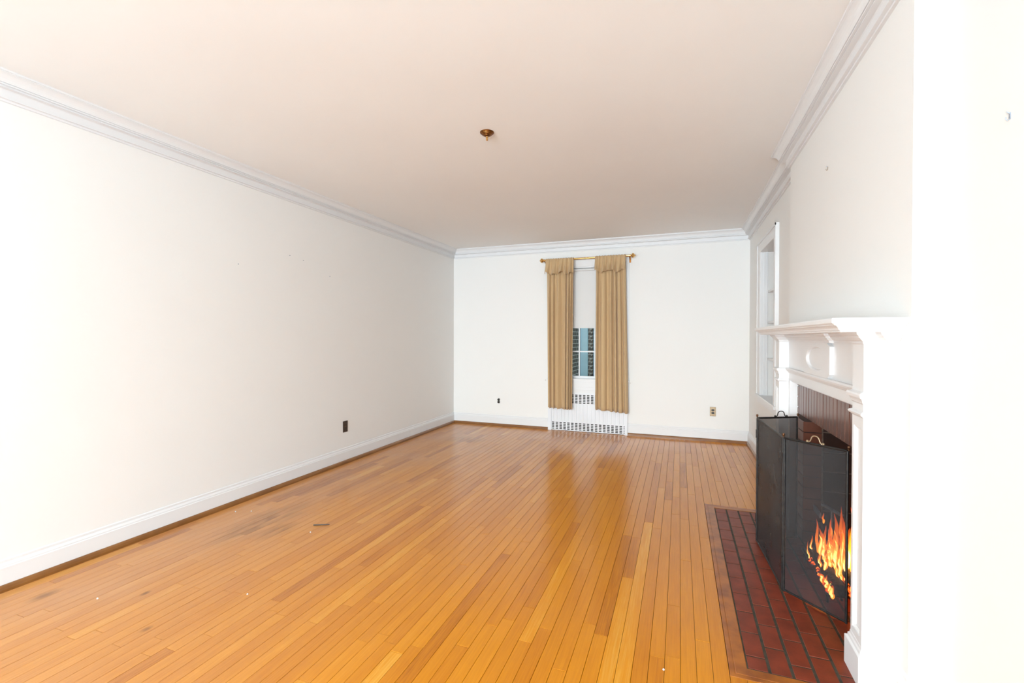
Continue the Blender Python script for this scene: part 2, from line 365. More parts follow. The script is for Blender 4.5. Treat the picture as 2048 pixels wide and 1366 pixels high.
mb = MB().box(XB, XR, YN, 2.07, -0.02, 0.965).box(XB, XR, 3.345, YF, -0.02, 0.965).box(XB, XR, YN, YF, 0.965, H+0.02)
struct(mb, 'wall_chimney', WALL, 'off-white chimney breast rising above the mantel', 'wall')
mb = MB().box(XL-T, XR+T, YR-T, YR, -0.05, 0.40).box(XL-T, XR+T, YR-T, YR, 2.30, H+0.05)
mb.box(XL-T, -2.80, YR-T, YR, 0.40, 2.30).box(-1.30, -1.00, YR-T, YR, 0.40, 2.30).box(0.50, XR+T, YR-T, YR, 0.40, 2.30)
struct(mb, 'wall_rear', WALL, 'wall with two tall windows behind the camera', 'wall')
struct(MB().box(XL-T, XR+T, YR-T, YB+T, H, H+0.10), 'ceiling', CEIL, 'plain pale beige plaster ceiling', 'ceiling')

# ------------------------------------------------------------------ crown, baseboards, shoe
path = [(XR, YR), (XR, YN), (XB, YN), (XB, YF), (XR, YF), (XR, YB), (XL, YB), (XL, YR)]
side = ['right_near', 'chimney_near', 'chimney', 'chimney_far', 'right', 'back', 'left', 'rear']
crown = [(0, 0), (.099, 0), (.099, -.0105), (.0925, -.011), (.0925, -.014), (.087, -.0155), (.079, -.020), (.0715, -.027), (.0655, -.036), (.0615, -.046), (.0605, -.051),
         (.0545, -.0515), (.0545, -.0545), (.0585, -.0555), (.0585, -.0605), (.046, -.061), (.046, -.0655), (.0495, -.0665), (.0495, -.0695), (.026, -.0705), (.0225, -.074), (.0215, -.107),
         (.0275, -.1085), (.0275, -.114), (.0125, -.1145), (.0125, -.1246), (0, -.1246)]
for i, mb in enumerate(sweep(path, [(d, z+H) for d, z in crown])):
    struct(mb, 'trim_%d' % (i+1), TRIM, 'white stepped crown moulding along the top of the %s' %
           ['right wall near the camera', 'near return of the chimney breast', 'chimney breast front', 'far return of the chimney breast', 'right wall above the bookcase', 'window wall', 'long left wall', 'wall behind the camera'][i], 'crown moulding')
base = [(0, 0), (.016, 0), (.016, .112), (.0125, .116), (.0125, .122), (.010, .128), (.006, .134), (.006, .146), (.003, .150), (0, .150)]
shoe = [(.016, 0), (.034, 0), (.034, .012), (.030, .024), (.022, .031), (.016, .032)]
def run(pts, name, label):
    for prof, nm, m, lab in ((base, 'baseboard_'+name, TRIM, 'white moulded baseboard '+label), (shoe, 'trim_shoe_'+name, SHOE, 'brown stained shoe moulding '+label)):
        segs = sweep(pts, prof, False); mb = MB()
        for s_ in segs:
            k = len(mb.v); mb.v += s_.v; mb.f += [tuple(i+k for i in f) for f in s_.f]
        struct(mb, nm, m, lab, 'baseboard' if 'base' in nm else 'shoe moulding')
run([(XL, YB), (XL, YR)], 'left', 'along the long left wall')
run([(-1.657, YB), (XL+.0, YB)], 'back_left', 'left of the radiator cover')
run([(XR, YB), (-0.612, YB)], 'back_right', 'right of the radiator cover')
run([(XR, YF), (XR, YB)], 'right', 'under the bookcase')
mb_pts = [(XR, YR), (XR, YN), (XB, YN), (XB, 1.8765)]
run(mb_pts, 'right_near', 'wrapping the near corner of the chimney breast')

# ------------------------------------------------------------------ floor boards
YC = -0.5      # boards stop here; unseen grey carpet added beyond to cut warm floor bounce
ADDED_CARPET = mat('added_grey_carpet', (0.22, 0.22, 0.21), 0.95, spec=0.05, noise=(60, (0.19, 0.19, 0.18), 0.4, 0.6), bump=(250, 0.4, 0.004))
struct(MB().box(XL, XR, YR, YC-0.003, -0.018, 0.004), 'added_bounce_floor', ADDED_CARPET, 'unseen grey carpet added behind the camera to cut warm floor bounce', 'carpet')
floor = struct(MB().box(XL-T, XR+T, YR-T, YB+T, -0.12, -0.018), 'floor', SUB, 'glossy orange oak strip floor', 'floor')
HX0, HX1, HY0, HY1 = 0.2440, 0.690, 1.895, 3.607     # hearth bricks
BX0, BY0, BY1 = 0.1790, 1.838, 3.650                 # outer edge of its wooden border
PITCH_X = 0.0565; GAP = 0.0014
def tone():
    r = random.random()
    if r < 0.06: return random.uniform(0.70, 0.90)
    if r < 0.14: return random.uniform(0.18, 0.32)
    return random.gauss(0.52, 0.085)
planks = []
i = -70
while True:
    x0 = 0.009 + i*PITCH_X; x1 = x0+PITCH_X; i += 1
    if x0 > XR-0.001: break
    if x1 < XL+0.004: continue
    a, b = max(x0, XL+0.002), min(x1, XR-0.002)
    if b-a < 0.01: continue
    spans = [(YC, YB-0.002)]
    if a > BX0-0.03: spans = [(YC, BY0), (BY1, YB-0.002)]
    for s0, s1 in spans:
        y = s0 - random.uniform(0, 0.9) if s0 == YC else s0
        while y < s1:
            ln = random.choice([random.uniform(0.3, 0.7), random.uniform(0.6, 1.3), random.uniform(0.9, 1.9)])
            e = y+ln
            if s1-e < 0.25: e = s1
            planks.append((a+GAP/2, b-GAP/2, max(y, s0)+GAP/2, min(e, s1)-GAP/2, tone(), random.uniform(-0.0003, 0.0003)))
            y = e
def score(p):
    c = Vector(((p[0]+p[1])/2, (p[2]+p[3])/2, 0)) - Vector((0, 0, CZ)); best = 0
    for t in (0, .25, .5, .75, 1):
        q = Vector((c.x, p[2]+(p[3]-p[2])*t, -CZ)); d = q.dot(fw)
        if d < 0.3: continue
        u = 1024+910.84*q.dot(rt)/d; v = 683-910.84*q.dot(up)/d
        if -40 < u < 2088 and 0 < v < 1400: best += (p[3]-p[2])/d**3
    return best
planks.sort(key=score, reverse=True)
def plank_mesh(name, lst, local):
    v, f, tn = [], [], []
    for a, b, c, d, t, dz in lst:
        ox, oy = ((a+b)/2, (c+d)/2) if local else (0, 0)
        k = len(v); e = 0.0006
        for x, y, z in ((a, c, -.018), (b, c, -.018), (b, d, -.018), (a, d, -.018), (a, c, dz-e), (b, c, dz-e), (b, d, dz-e), (a, d, dz-e),
                        (a+e, c+e, dz), (b-e, c+e, dz), (b-e, d-e, dz), (a+e, d-e, dz)): v.append((x-ox, y-oy, z))
        f += [(k+8, k+9, k+10, k+11)]
        for q in (0, 4):
            for j in range(4): f.append((k+q+j, k+q+(j+1) % 4, k+q+4+(j+1) % 4, k+q+4+j))
        tn += [t]*9
    me = bpy.data.meshes.new(name); me.from_pydata(v, [], f); me.update()
    at = me.attributes.new('tone', 'FLOAT', 'FACE'); at.data.foreach_set('value', tn)
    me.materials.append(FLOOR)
    return me
for p in planks[:300]:
    o = bpy.data.objects.new('floor_board', plank_mesh('floor_board', [p], True)); COL.objects.link(o)
    place(o, ((p[0]+p[1])/2, (p[2]+p[3])/2, 0), floor)
o = bpy.data.objects.new('floor_boards_beyond', plank_mesh('floor_boards_beyond', planks[300:], False)); COL.objects.link(o); place(o, (0, 0, 0), floor); o['kind'] = 'stuff'

# ------------------------------------------------------------------ hearth
hearth = empty('hearth', (0.46, 2.75, 0), 'red brick hearth set flush in the floor inside a mitred oak border', 'hearth')
MB().box(HX0-0.003, 1.16, HY0-0.002, HY1+0.002, -0.017, -0.0014).build('mortar_bed', MORT, hearth)
PX, PY, J, JX = 0.0772, 0.1556, 0.0070, 0.0110
full = MB().cbox(-(PX-JX)/2, (PX-JX)/2, -(PY-J)/2, (PY-J)/2, -0.016, 0.0, 0.0010).build('brick', HEARB, hearth, origin=(0, 0, 0))
bm_full = full.data; first = True
for r in range(12):
    xc = HX0 + PX*(r+0.5) - 0.001
    y = HY0 + (-PY/2 if r % 2 == 0 else 0)
    lim0, lim1 = (HY0, HY1) if xc < 0.69 else (2.15, 3.27)
    while y < lim1-0.01:
        a, b = max(y, lim0), min(y+PY, lim1); y += PY
        if b-a < 0.03: continue
        if abs((b-a)-PY) < 1e-4:
            if first: place(full, (xc, (a+b)/2, 0), hearth); first = False
            else: inst(bm_full, 'brick', (xc, (a+b)/2, random.uniform(-.0006, .0006)), hearth)
        else:
            MB().cbox(xc-(PX-JX)/2, xc+(PX-JX)/2, a+J/2, b-J/2, -0.016, 0.0, 0.0010).build('brick', HEARB, hearth, origin=(xc, (a+b)/2, 0))
# mitred wooden border (slightly rounded boards)
def border_piece(p, name='border_board'):
    pr = [(0, -0.017), (0, 0.0004), (0.002, 0.0012), (0.040, 0.0016), (0.042, 0.0004), (0.044, 0.0004), (0.046, 0.0016), (0.061, 0.0012), (0.0625, 0.0), (0.0625, -0.017)]
    for mb in sweep(p, pr, False):
        mb.build(name, BORD, hearth)
IX0 = HX0-0.0015
border_piece([(0.652, HY0-0.003), (IX0, HY0-0.003), (IX0, HY1+0.003), (XR-0.036, HY1+0.003)])

# ------------------------------------------------------------------ brick fireplace lining
XF = 0.705
fire_p = empty('fireplace_lining', (0.9, 2.70, 0), 'dark brown brick fireplace opening with a soldier course over it', 'fireplace')
OY0, OY1, OZ, BKX = 2.225, 3.190, 0.762, 1.13
sh = MB().box(XF+.006, XR+.001, OY1+.006, 3.343, .001, .963).box(XF+.006, XR+.001, 2.072, OY0-.006, .001, .963)
sh.box(XR+.001, BKX+.1, OY1+.006, 3.455, .001, 1.015).box(XR+.001, BKX+.1, 1.905, OY0-.006, .001, 1.015).box(BKX+.006, BKX+.1, OY0-.006, OY1+.006, .001, 1.015)
sh.box(XF+.006, XR+.001, OY0-.006, OY1+.006, OZ+.002, .963).box(XR+.001, XF+.11, OY0-.006, OY1+.006, OZ+.002, 1.015).box(XF+.11, BKX+.006, OY0-.006, OY1+.006, .985, 1.015)
sh.build('mortar_core', MORTF, fire_p)
def brick(x0, x1, y0, y1, z0, z1, m, c=0.002, nm='brick'):
    cx, cy, cz = (x0+x1)/2, (y0+y1)/2, (z0+z1)/2
    mb = MB()
    def rect(x, e): return [(x, y0+e, z0+e), (x, y1-e, z0+e), (x, y1-e, z1-e), (x, y0+e, z1-e)]
    mb.rings([rect(x0, c), rect(x0+c, 0), rect(x1, 0)])
    return mb.build(nm, m, fire_p, origin=(cx, cy, cz))
# soldier course (upright bricks)
sp = 0.0564; y = 3.300; k = 0; sold = None
while y - sp > 2.10:
    if sold is None: sold = brick(XF, XF+.10, y-sp+.0028, y-.0028, OZ, .962, FACEB)
    else: inst(sold.data, 'brick', (XF+.05+random.uniform(-.001, .001), y-sp/2, (OZ+.962)/2), fire_p)
    y -= sp
lastY = y
# face jambs, laid flat, returning 10 cm into the opening
z = 0.003; c = 0.0667
while z < 0.95:
    z1 = min(z+c-.006, .962)
    if z1 < OZ:
        brick(XF, XF+.095, OY1, 3.344, z, z1, FACEB); brick(XF, XF+.095, 2.071, OY0, z, z1, FACEB)
    elif z > OZ-0.03:
        zz = max(z, OZ)
        if z1-zz > .015: brick(XF, XF+.095, 3.304, 3.344, zz, z1, FACEB); brick(XF, XF+.095, 2.071, lastY-.003, zz, z1, FACEB)
    z += c
# fire bricks: far side, near side, back
def fb(x0, x1, y0, y1, z0, z1, ax):
    c = .002; mb = MB()
    if ax == 'far':      # visible face looks towards -Y
        R = lambda y, e: [(x0+e, y, z0+e), (x1-e, y, z0+e), (x1-e, y, z1-e), (x0+e, y, z1-e)]
        mb.rings([R(y0, c), R(y0+c, 0), R(y1, 0)])
    elif ax == 'near':
        R = lambda y, e: [(x0+e, y, z0+e), (x1-e, y, z0+e), (x1-e, y, z1-e), (x0+e, y, z1-e)]
        mb.rings([R(y1, c), R(y1-c, 0), R(y0, 0)])
    else:
        R = lambda x, e: [(x, y0+e, z0+e), (x, y1-e, z0+e), (x, y1-e, z1-e), (x, y0+e, z1-e)]
        mb.rings([R(x0, c), R(x0+c, 0), R(x1, 0)])
    mb.build('fire_brick', FIREB, fire_p, origin=((x0+x1)/2, (y0+y1)/2, (z0+z1)/2))
MB().box(.801, BKX+.01, OY1+.003, OY1+.02, 0, 1.0).build('pale_mortar', MORTL, fire_p)
MB().box(.801, BKX+.01, OY0-.02, OY0-.003, 0, 1.0).build('pale_mortar', MORTL, fire_p)
MB().box(BKX+.003, BKX+.02, OY0, OY1, 0, 1.0).build('pale_mortar', MORTL, fire_p)
zc = 0.117
for r in range(8):
    z0, z1 = -0.03 + r*zc + .003, -0.03+(r+1)*zc-.003
    z0 = max(z0, .001)
    xs = [.806, .930, BKX] if r % 2 == 0 else [.806, 1.032, BKX]
    for a, b in zip(xs, xs[1:]):
        fb(a+.003, b-.003, OY1, OY1+.02, z0, z1, 'far'); fb(a+.003, b-.003, OY0-.02, OY0, z0, z1, 'near')
    yy = OY0 - (0.115 if r % 2 else 0)
    while yy < OY1-.02:
        a, b = max(yy, OY0), min(yy+.235, OY1); yy += .235
        if b-a > .03: fb(BKX, BKX+.02, a+.003, b-.003, z0, z1, 'back')

# ------------------------------------------------------------------ mantel
man = empty('fireplace_mantel', (0.65, 2.70, 0), 'white painted wooden mantel with stepped shelf and oval frieze', 'mantel')
XP = 0.664
PIL = [(1.935, 2.045), (3.388, 3.490)]
mb = MB().box(XP, XB, 1.885, 3.512, .965, 1.262).box(XP, XB, 1.885, 2.070, 0, .965).box(XP, XB, 3.345, 3.512, 0, .965)
back = mb.build('back_panel', TRIM, man)
MB().loft([(.956, .676, 2.062, 3.353), (.960, .672, 2.058, 3.357), (.968, .672, 2.058, 3.357), (.970, .664, 2.05, 3.36)], .704).build('opening_bead', TRIM, back)
MB().box(XB-.004, XF+.01, 3.3446, 3.350, 0, .96).build('opening_lining', TRIM, back)
# shelf
def lv(z, o): return (z, .515-o, 1.848-o, 3.472+o)
MB().loft([lv(1.257, 0), lv(1.263, .001), lv(1.264, .006), lv(1.270, .008), lv(1.275, .013), lv(1.279, .019), lv(1.280, .024), lv(1.2835, .025), lv(1.285, .031), lv(1.288, .0335), lv(1.300, .0335), lv(1.304, .031)], XB-.0005).build('shelf', TRIM, man)
# bed moulding breaking forward over pilasters and centre block
def bed(x, y0, y1, nm, par):
    L = [(1.213, 0), (1.219, .004), (1.224, .004), (1.230, .012), (1.237, .017), (1.238, .021), (1.243, .022), (1.249, .030), (1.2575, .033)]
    return MB().loft([(z, x-o, y0-o, y1+o) for z, o in L], XB-.001).build(nm, TRIM, par)
bed(XP, 1.885, 3.480, 'bed_moulding', man)
CB0, CB1, CBX = 2.465, 2.945, .646
# centre block with recessed oval
def oval_block():
    mb = MB(); n = 48; cy, cz = (CB0+CB1)/2, 1.132; ry, rz = .176, .062; z0, z1 = 1.047, 1.213; hy, hz = (CB1-CB0)/2, 0
    outer, e1, e2, e3 = [], [], [], []
    for j in range(n):
        a = 2*math.pi*j/n; c, s = math.cos(a), math.sin(a)
        k = min(hy/abs(c) if abs(c) > 1e-6 else 9, (((z1-cz) if s > 0 else (cz-z0))/abs(s)) if abs(s) > 1e-6 else 9)
        outer.append((CBX, cy+c*k, cz+s*k))
        e1.append((CBX, cy+c*ry, cz+s*rz)); e2.append((CBX+.004, cy+c*(ry-.005), cz+s*(rz-.005))); e3.append((CBX+.013, cy+c*(ry-.008), cz+s*(rz-.008)))
    back = [(XP, p[1], p[2]) for p in outer]
    mb.rings([back, outer, e1, e2, e3])
    return mb.build('frieze_block', TRIM, man)
fbk = oval_block(); bed(CBX, CB0, CB1, 'bed_moulding', fbk)
# cornice of the lintel between the pilasters
MB().loft([(1.012, XP-.002, 2.046, 3.387), (1.018, XP-.006, 2.046, 3.387), (1.024, XP-.009, 2.046, 3.387), (1.028, XP-.017, 2.046, 3.387), (1.038, XP-.021, 2.046, 3.387), (1.046, XP-.018, 2.046, 3.387)], XP+.002).build('lintel_cornice', TRIM, man)
for (a, b) in PIL:
    XPF = .610
    # shaft with recessed panel
    mb = MB().box(XPF+.010, XP, a, b, .10, .97)
    st = .018
    mb.box(XPF, XPF+.010, a, a+st, .10, .97).box(XPF, XPF+.010, b-st, b, .10, .97).box(XPF, XPF+.010, a+st, b-st, .10, .165).box(XPF, XPF+.010, a+st, b-st, .915, .97)
    pil = mb.build('pilaster', TRIM, man)
    # bevelled inner moulding of the panel
    pm = MB(); i0, i1, k0, k1 = a+st, b-st, .165, .915
    def fr(x, e): return [(x, i0+e, k0+e), (x, i1-e, k0+e), (x, i1-e, k1-e), (x, i0+e, k1-e)]
    pm.rings([fr(XPF+.0098, 0), fr(XPF+.004, 0), fr(XPF+.002, .004), fr(XPF+.0085, .012), fr(XPF+.0098, .012)], caps=False).build('panel_moulding', TRIM, pil)
    MB().box(XPF, XP, a, b, .97, 1.215).build('pilaster_block', TRIM, pil)
    def lo(levels, nm): return MB().loft([(z, XPF-o, a-o, b+o) for z, o in levels], XP+.001).build(nm, TRIM, pil)
    lo([(.952, 0), (.957, .004), (.961, .010), (.967, .0115), (.971, .008), (.974, .001)], 'astragal')
    lo([(1.000, 0), (1.006, .004), (1.008, .004), (1.014, .006), (1.022, .010), (1.0235, .014), (1.034, .0165), (1.040, .014), (1.045, .001)], 'capital')
    MB().loft([(0.0, XPF-.012, a-.010, b+.026), (.105, XPF-.012, a-.010, b+.026), (.108, XPF-.010, a-.008, b+.022), (.112, XPF-.006, a-.005, b+.013),
               (.122, XPF-.005, a-.004, b+.012), (.128, XPF-.002, a-.002, b+.004), (.138, XPF-.001, a-.001, b+.002), (.140, XPF, a, b)], XP+.001).build('plinth', TRIM, pil)
    bed(XPF, a, b, 'bed_moulding', pil)
MB().loft([(0, XP-.008, 1.877, 1.93), (.125, XP-.008, 1.877, 1.93), (.135, XP-.003, 1.881, 1.93), (.148, XP-.001, 1.884, 1.93)], XB-.001).build('plinth', TRIM, man)

# ------------------------------------------------------------------ fire screen
FS = [(.686, 3.236), (.445, 3.108), (.478, 2.536), (.685, 2.330)]; FH = .750
scr = empty('fire_screen', (.48, 2.75, 0), 'black folding three-panel wire mesh fire screen on the hearth', 'fire screen')
def handle(p, q, m, par):
    p, q = Vector(p), Vector(q); pts = []
    d = (q-p); Lh = d.length; d.normalize()
    prof = [(0, -.003), (.002, .006), (.007, .009), (.010, .017), (.013, .027), (.020, .034), (.028, .036)]
    full_ = prof + [(Lh-a, h) for a, h in reversed(prof)]
    for a, h in full_: pts.append(p + d*a + Vector((0, 0, h)))
    mb = MB().tube(pts, .0028, 8)
    for e in (p - d*.006, q + d*.006): mb.ball((e.x, e.y, e.z+.006), .0062, 10, 6)
    return mb.build('handle', m, par, True)
for i in range(3):
    A, B = Vector((*FS[i], 0)), Vector((*FS[i+1], 0)); d = (B-A).normalized(); nrm = Vector((-d.y, d.x, 0))
    a, b = A+d*.006, B-d*.006
    r = .0055; mb = MB()
    mb.tube([a+Vector((0, 0, .004)), a+Vector((0, 0, FH))], r, 8).tube([b+Vector((0, 0, .004)), b+Vector((0, 0, FH))], r, 8)
    mb.tube([a+Vector((0, 0, FH)), b+Vector((0, 0, FH))], r, 8).tube([a+Vector((0, 0, .010)), b+Vector((0, 0, .010))], r, 8)
    fr_ = mb.build('panel_frame', IRON, scr, True, origin=(a+b)/2)
    m2 = MB(); m2.v = [tuple(a+Vector((0, 0, .010))), tuple(b+Vector((0, 0, .010))), tuple(b+Vector((0, 0, FH))), tuple(a+Vector((0, 0, FH)))]; m2.f = [(0, 1, 2, 3)]
    o = m2.build('wire_mesh', MESHM, fr_)
    if i == 0: handle(a.lerp(b, .29)+Vector((0, 0, FH+.002)), a.lerp(b, .54)+Vector((0, 0, FH+.002)), IRON, fr_)
    if i == 2: handle(a.lerp(b, .41)+Vector((0, 0, FH+.002)), a.lerp(b, .62)+Vector((0, 0, FH+.002)), BRASSP, fr_)
for i, (x, y) in enumerate(FS):
    MB().lathe([(.003, 0), (.003, .003), (.006, .005), (.003, .007), (.005, .009), (.0068, .014), (.005, .019), (.001, .021)], (x, y, FH+.003), 'z', 10).build('corner_knob', BRONZE, scr, True)
    if 0 < i < 3:
        for z in (.12, .63): MB().lathe([(.0075, 0), (.0075, .05)], (x, y, z), 'z', 10).build('hinge', IRON, scr, True)

# ------------------------------------------------------------------ grate, logs, fire
gr = empty('fire_grate', (.72, 2.68, 0), 'low iron fire grate with pale steel rail holding the logs behind the mesh screen', 'fire grate')
for x in (.655, .695, .735, .775):
    MB().tube([(x, 2.44, .052), (x, 2.96, .052)], .006, 8).build('bar', IRON, gr, True)
for y in (2.50, 2.90):
    MB().tube([(.645, y, .040), (.785, y, .040)], .006, 8).build('cross_bar', IRON, gr, True)
    for x in (.655, .775): MB().tube([(x, y, .001), (x, y, .040)], .006, 8).build('leg', IRON, gr, True)
rail = MB().tube([(.790, 3.12, .262), (.790, 2.95, .292), (.790, 2.79, .322)], .009, 8)
rail.tube([(.790, 2.95, .284), (.778, 2.90, .04)], .005, 8).build('back_rail', STEEL, gr, True)
MB().box(.750, .758, 3.02, 3.15, .215, .245).build('back_plate', STEEL, gr)
def log(p, q, r, label, m=BARK):
    p, q = Vector(p), Vector(q); n = 9; pts = []; rads = []
    for i in range(n):
        t = i/(n-1); pts.append(p.lerp(q, t)+Vector((random.uniform(-.003, .003), 0, random.uniform(-.002, .002)))); rads.append(r*random.uniform(.88, 1.08))
    o = MB().tube(pts, rads, 12).build('firewood_log', m, None, True, origin=(p+q)/2)
    return tag(o, label, 'log', 'logs burning in the grate')
log((.685, 2.93, .086), (.690, 2.43, .092), .029, 'charred log lying lowest and nearest the mesh screen', BARK)
log((.765, 2.92, .088), (.760, 2.45, .088), .030, 'glowing log lying at the back of the grate', EMBER)
log((.722, 2.70, .148), (.728, 2.36, .172), .027, 'charred log resting on top of the two lower logs', BARK)
emb = MB()
for k in range(60):
    c = Vector((random.uniform(.645, .77), random.uniform(2.44, 2.84), .067)); r = random.uniform(.006, .012)
    emb.lathe([(r*.4, -r*.7), (r, -r*.1), (r*.7, r*.5), (r*.1, r*.8)], c, 'z', 6)
tag(emb.build('embers', EMBER, None, origin=(.73, 2.67, .06)), 'glowing orange embers between the logs', 'embers', kind='stuff')
fire = empty('fire', (.72, 2.66, .08), 'orange log fire burning behind the mesh screen', 'fire')
def tongue(x, y, z, h, wd, lean, rnd):
    n, m = 16, 10; rings = []
    ph = rnd.uniform(0, 6.28); fr = rnd.uniform(1.0, 1.7); am = rnd.uniform(.010, .022)
    for i in range(n):
        t = i/(n-1)
        wv = (math.sin(ph+t*fr*2*math.pi)-math.sin(ph))*am*min(1, 2*t)
        rr = max(.0005, wd*(math.sin(math.pi*(.12+.88*t))**.75 if t < .999 else 0)*(1-.45*t))
        cx = x + .5*wv; cy = y + lean*t + wv; cz = z + h*t
        rings.append([(cx+rr*.5*math.cos(2*math.pi*j/m), cy+rr*math.sin(2*math.pi*j/m), cz) for j in range(m)])
    return MB().rings(rings)
def flame(x, y, z, h, wd, lean, seed, hot):
    o = tongue(x, y, z, h, wd*1.15, lean, random.Random(seed)).build('flame', FLAME, fire, True, origin=(x, y, z))
    if hot > .6: tongue(x-.002, y, z+.004, h*(.45+.30*hot), wd*.62*hot, lean*.7, random.Random(seed)).build('flame_core', FCORE, o, True, origin=(x, y, z))
fl = [(.675, 2.905, .085, .095, .009, .015, 1.0), (.690, 2.80, .105, .15, .020, .01, 1.0), (.685, 2.83, .10, .19, .014, .02, .55), (.70, 2.76, .105, .17, .018, .0, .85),
      (.69, 2.72, .10, .13, .022, .01, .9), (.71, 2.68, .11, .21, .020, .02, .7), (.70, 2.64, .11, .16, .022, .0, 1.0), (.725, 2.61, .13, .26, .022, .03, .75),
      (.71, 2.57, .12, .22, .024, .0, 1.0), (.73, 2.53, .14, .27, .022, .02, .95), (.715, 2.50, .14, .24, .024, .0, 1.0), (.72, 2.46, .15, .22, .022, -.01, 1.0),
      (.735, 2.43, .15, .18, .022, .0, 1.0), (.75, 2.48, .16, .30, .016, .03, .5), (.74, 2.58, .20, .22, .013, .04, .4), (.72, 2.72, .22, .10, .010, .02, .4),
      (.67, 2.60, .10, .10, .018, .0, .9), (.665, 2.66, .10, .08, .014, .01, .8), (.74, 2.40, .16, .14, .018, .0, .9),
      (.655, 2.52, .058, .055, .022, .0, 1.0), (.66, 2.47, .058, .060, .022, .0, 1.0), (.655, 2.43, .058, .060, .020, .0, 1.0), (.650, 2.57, .058, .045, .014, .01, .8),
      (.648, 2.84, .06, .10, .006, .03, .9), (.71, 2.84, .27, .045, .010, .01, .4)]
rf = random.Random(5)
for k in range(22):      # smaller tongues filling the body of the fire
    yy = rf.uniform(2.42, 2.70); fl.append((rf.uniform(.69, .76), yy, rf.uniform(.10, .15), rf.uniform(.08, .19)*(1.15 if yy < 2.58 else .8), rf.uniform(.012, .022), rf.uniform(-.01, .03), rf.uniform(.6, 1.0)))
for k, (x, y, z, h, wd, ln, hot) in enumerate(fl):
    flame(x, y if y < 2.6 else 2.6+(y-2.6)*.78, z, h, wd, ln, 100+k, hot)

# ------------------------------------------------------------------ bookcase niche
bk = empty('built_in_bookcase', (XR+.1, 4.715, NZ0), 'white built-in bookcase recessed in the right wall beyond the mantel', 'bookcase')
D1 = 1.06
MB().box(D1, D1+.018, NY0-.05, NY1+.05, NZ0-.03, NZ1+.03).build('back_panel', TRIM, bk)
for a, b, q in ((NY0-.05, NY0-.034, NY0), (NY1+.034, NY1+.05, NY1)):
    MB().box(XR+.04, D1, a, b, NZ0-.03, NZ1+.03).build('side_panel', TRIM, bk)
MB().box(XR-.02, D1, NY0-.034, NY1+.034, NZ1-.006, NZ1+.012).build('top_panel', TRIM, bk)
MB().box(XR+.002, D1, NY0-.034, NY1+.034, NZ0-.018, NZ0+.004).build('bottom_panel', TRIM, bk)
# grooved face jambs lining the opening
for s, q in ((1, NY0), (-1, NY1)):
    mb = MB()
    for k, (xa, xb_, dd) in enumerate(((XR-.022, XR-.004, .010), (XR-.004, XR+.008, .004), (XR+.008, XR+.026, .010), (XR+.026, XR+.034, .006), (XR+.034, XR+.044, .012))):
        y0, y1 = (q-.034, q+dd) if s > 0 else (q-dd, q+.034)
        mb.box(xa, xb_, y0, y1, NZ0, NZ1)
    mb.build('jamb', TRIM, bk)
for z in (1.700, 1.397, 1.040):
    MB().rings([[(XR+.046, y, z-.020), (D1, y, z-.020), (D1, y, z+.002), (XR+.049, y, z+.002), (XR+.046, y, z-.001)] for y in (NY0-.034, NY1+.034)]).build('shelf', TRIM, bk)
# outer casing: two stiles, head, sill
ct = .024; XC = XR-ct
for y0, y1 in ((4.272, NY0-.010), (NY1+.010, 5.225)):
    MB().box(XC, XR-.0005, y0, y1, NZ0+.006, 2.188).box(XC-.006, XC, y0 if y0 < 4.5 else y1-.02, (y0+.02) if y0 < 4.5 else y1, NZ0+.006, 2.188).build('casing', TRIM, bk)
MB().box(XC, XR-.0005, NY0-.010, NY1+.010, NZ1-.004, 2.188).box(XC-.006, XC, 4.272, 5.225, 2.168, 2.190).build('casing_head', TRIM, bk)
MB().loft([(NZ0-.022, XC-.014, 4.250, 5.247), (NZ0-.002, XC-.014, 4.250, 5.247), (NZ0+.006, XC-.010, 4.255, 5.242)], XR+.002).build('sill', TRIM, bk)
MB().box(XC+.006, XR-.0005, 4.275, 5.222, NZ0-.075, NZ0-.022).build('apron', TRIM, bk)

# ------------------------------------------------------------------ window
win = tag(MB().box(WX0-.09, WX1+.09, YB-.020, YB-.0005, 2.165, 2.262).box(WX0-.09, WX0+.005, YB-.020, YB-.0005, .70, 2.165).box(WX1-.005, WX1+.09, YB-.020, YB-.0005, .70, 2.165).build('window_1', TRIM),
          'white double-hung window between the tan curtains', 'window', kind='structure')
MB().box(WX0, WX0+.02, YB, YB+T, WZ0, WZ1).box(WX1-.02, WX1, YB, YB+T, WZ0, WZ1).box(WX0, WX1, YB, YB+T, WZ1-.02, WZ1).build('window_jamb', TRIM, win)
MB().box(WX0-.10, WX1+.10, YB-.045, YB+.12, .676, .698).box(WX0-.09, WX1+.09, YB-.018, YB-.0005, .655, .676).build('window_sill', TRIM, win)
gx = [-1.452, -1.248, -1.044, -.840]
gz0, gz1 = .728, 1.385
gy = YB+.055
mb = MB().box(WX0+.02, gx[0], gy-.016, gy+.016, .698, 1.43).box(gx[3], WX1-.02, gy-.016, gy+.016, .698, 1.43).box(gx[0], gx[3], gy-.016, gy+.016, .698, gz0).box(gx[0], gx[3], gy-.016, gy+.016, gz1, 1.43)
sash = mb.build('lower_sash', TRIM, win)
mb = MB().box(WX0+.02, gx[0], gy+.02, gy+.05, 1.39, 2.15).box(gx[3], WX1-.02, gy+.02, gy+.05, 1.39, 2.15).box(gx[0], gx[3], gy+.02, gy+.05, 1.39, 1.43).box(gx[0], gx[3], gy+.02, gy+.05, 2.10, 2.15)
usash = mb.build('upper_sash', TRIM, win)
zm = 1.052
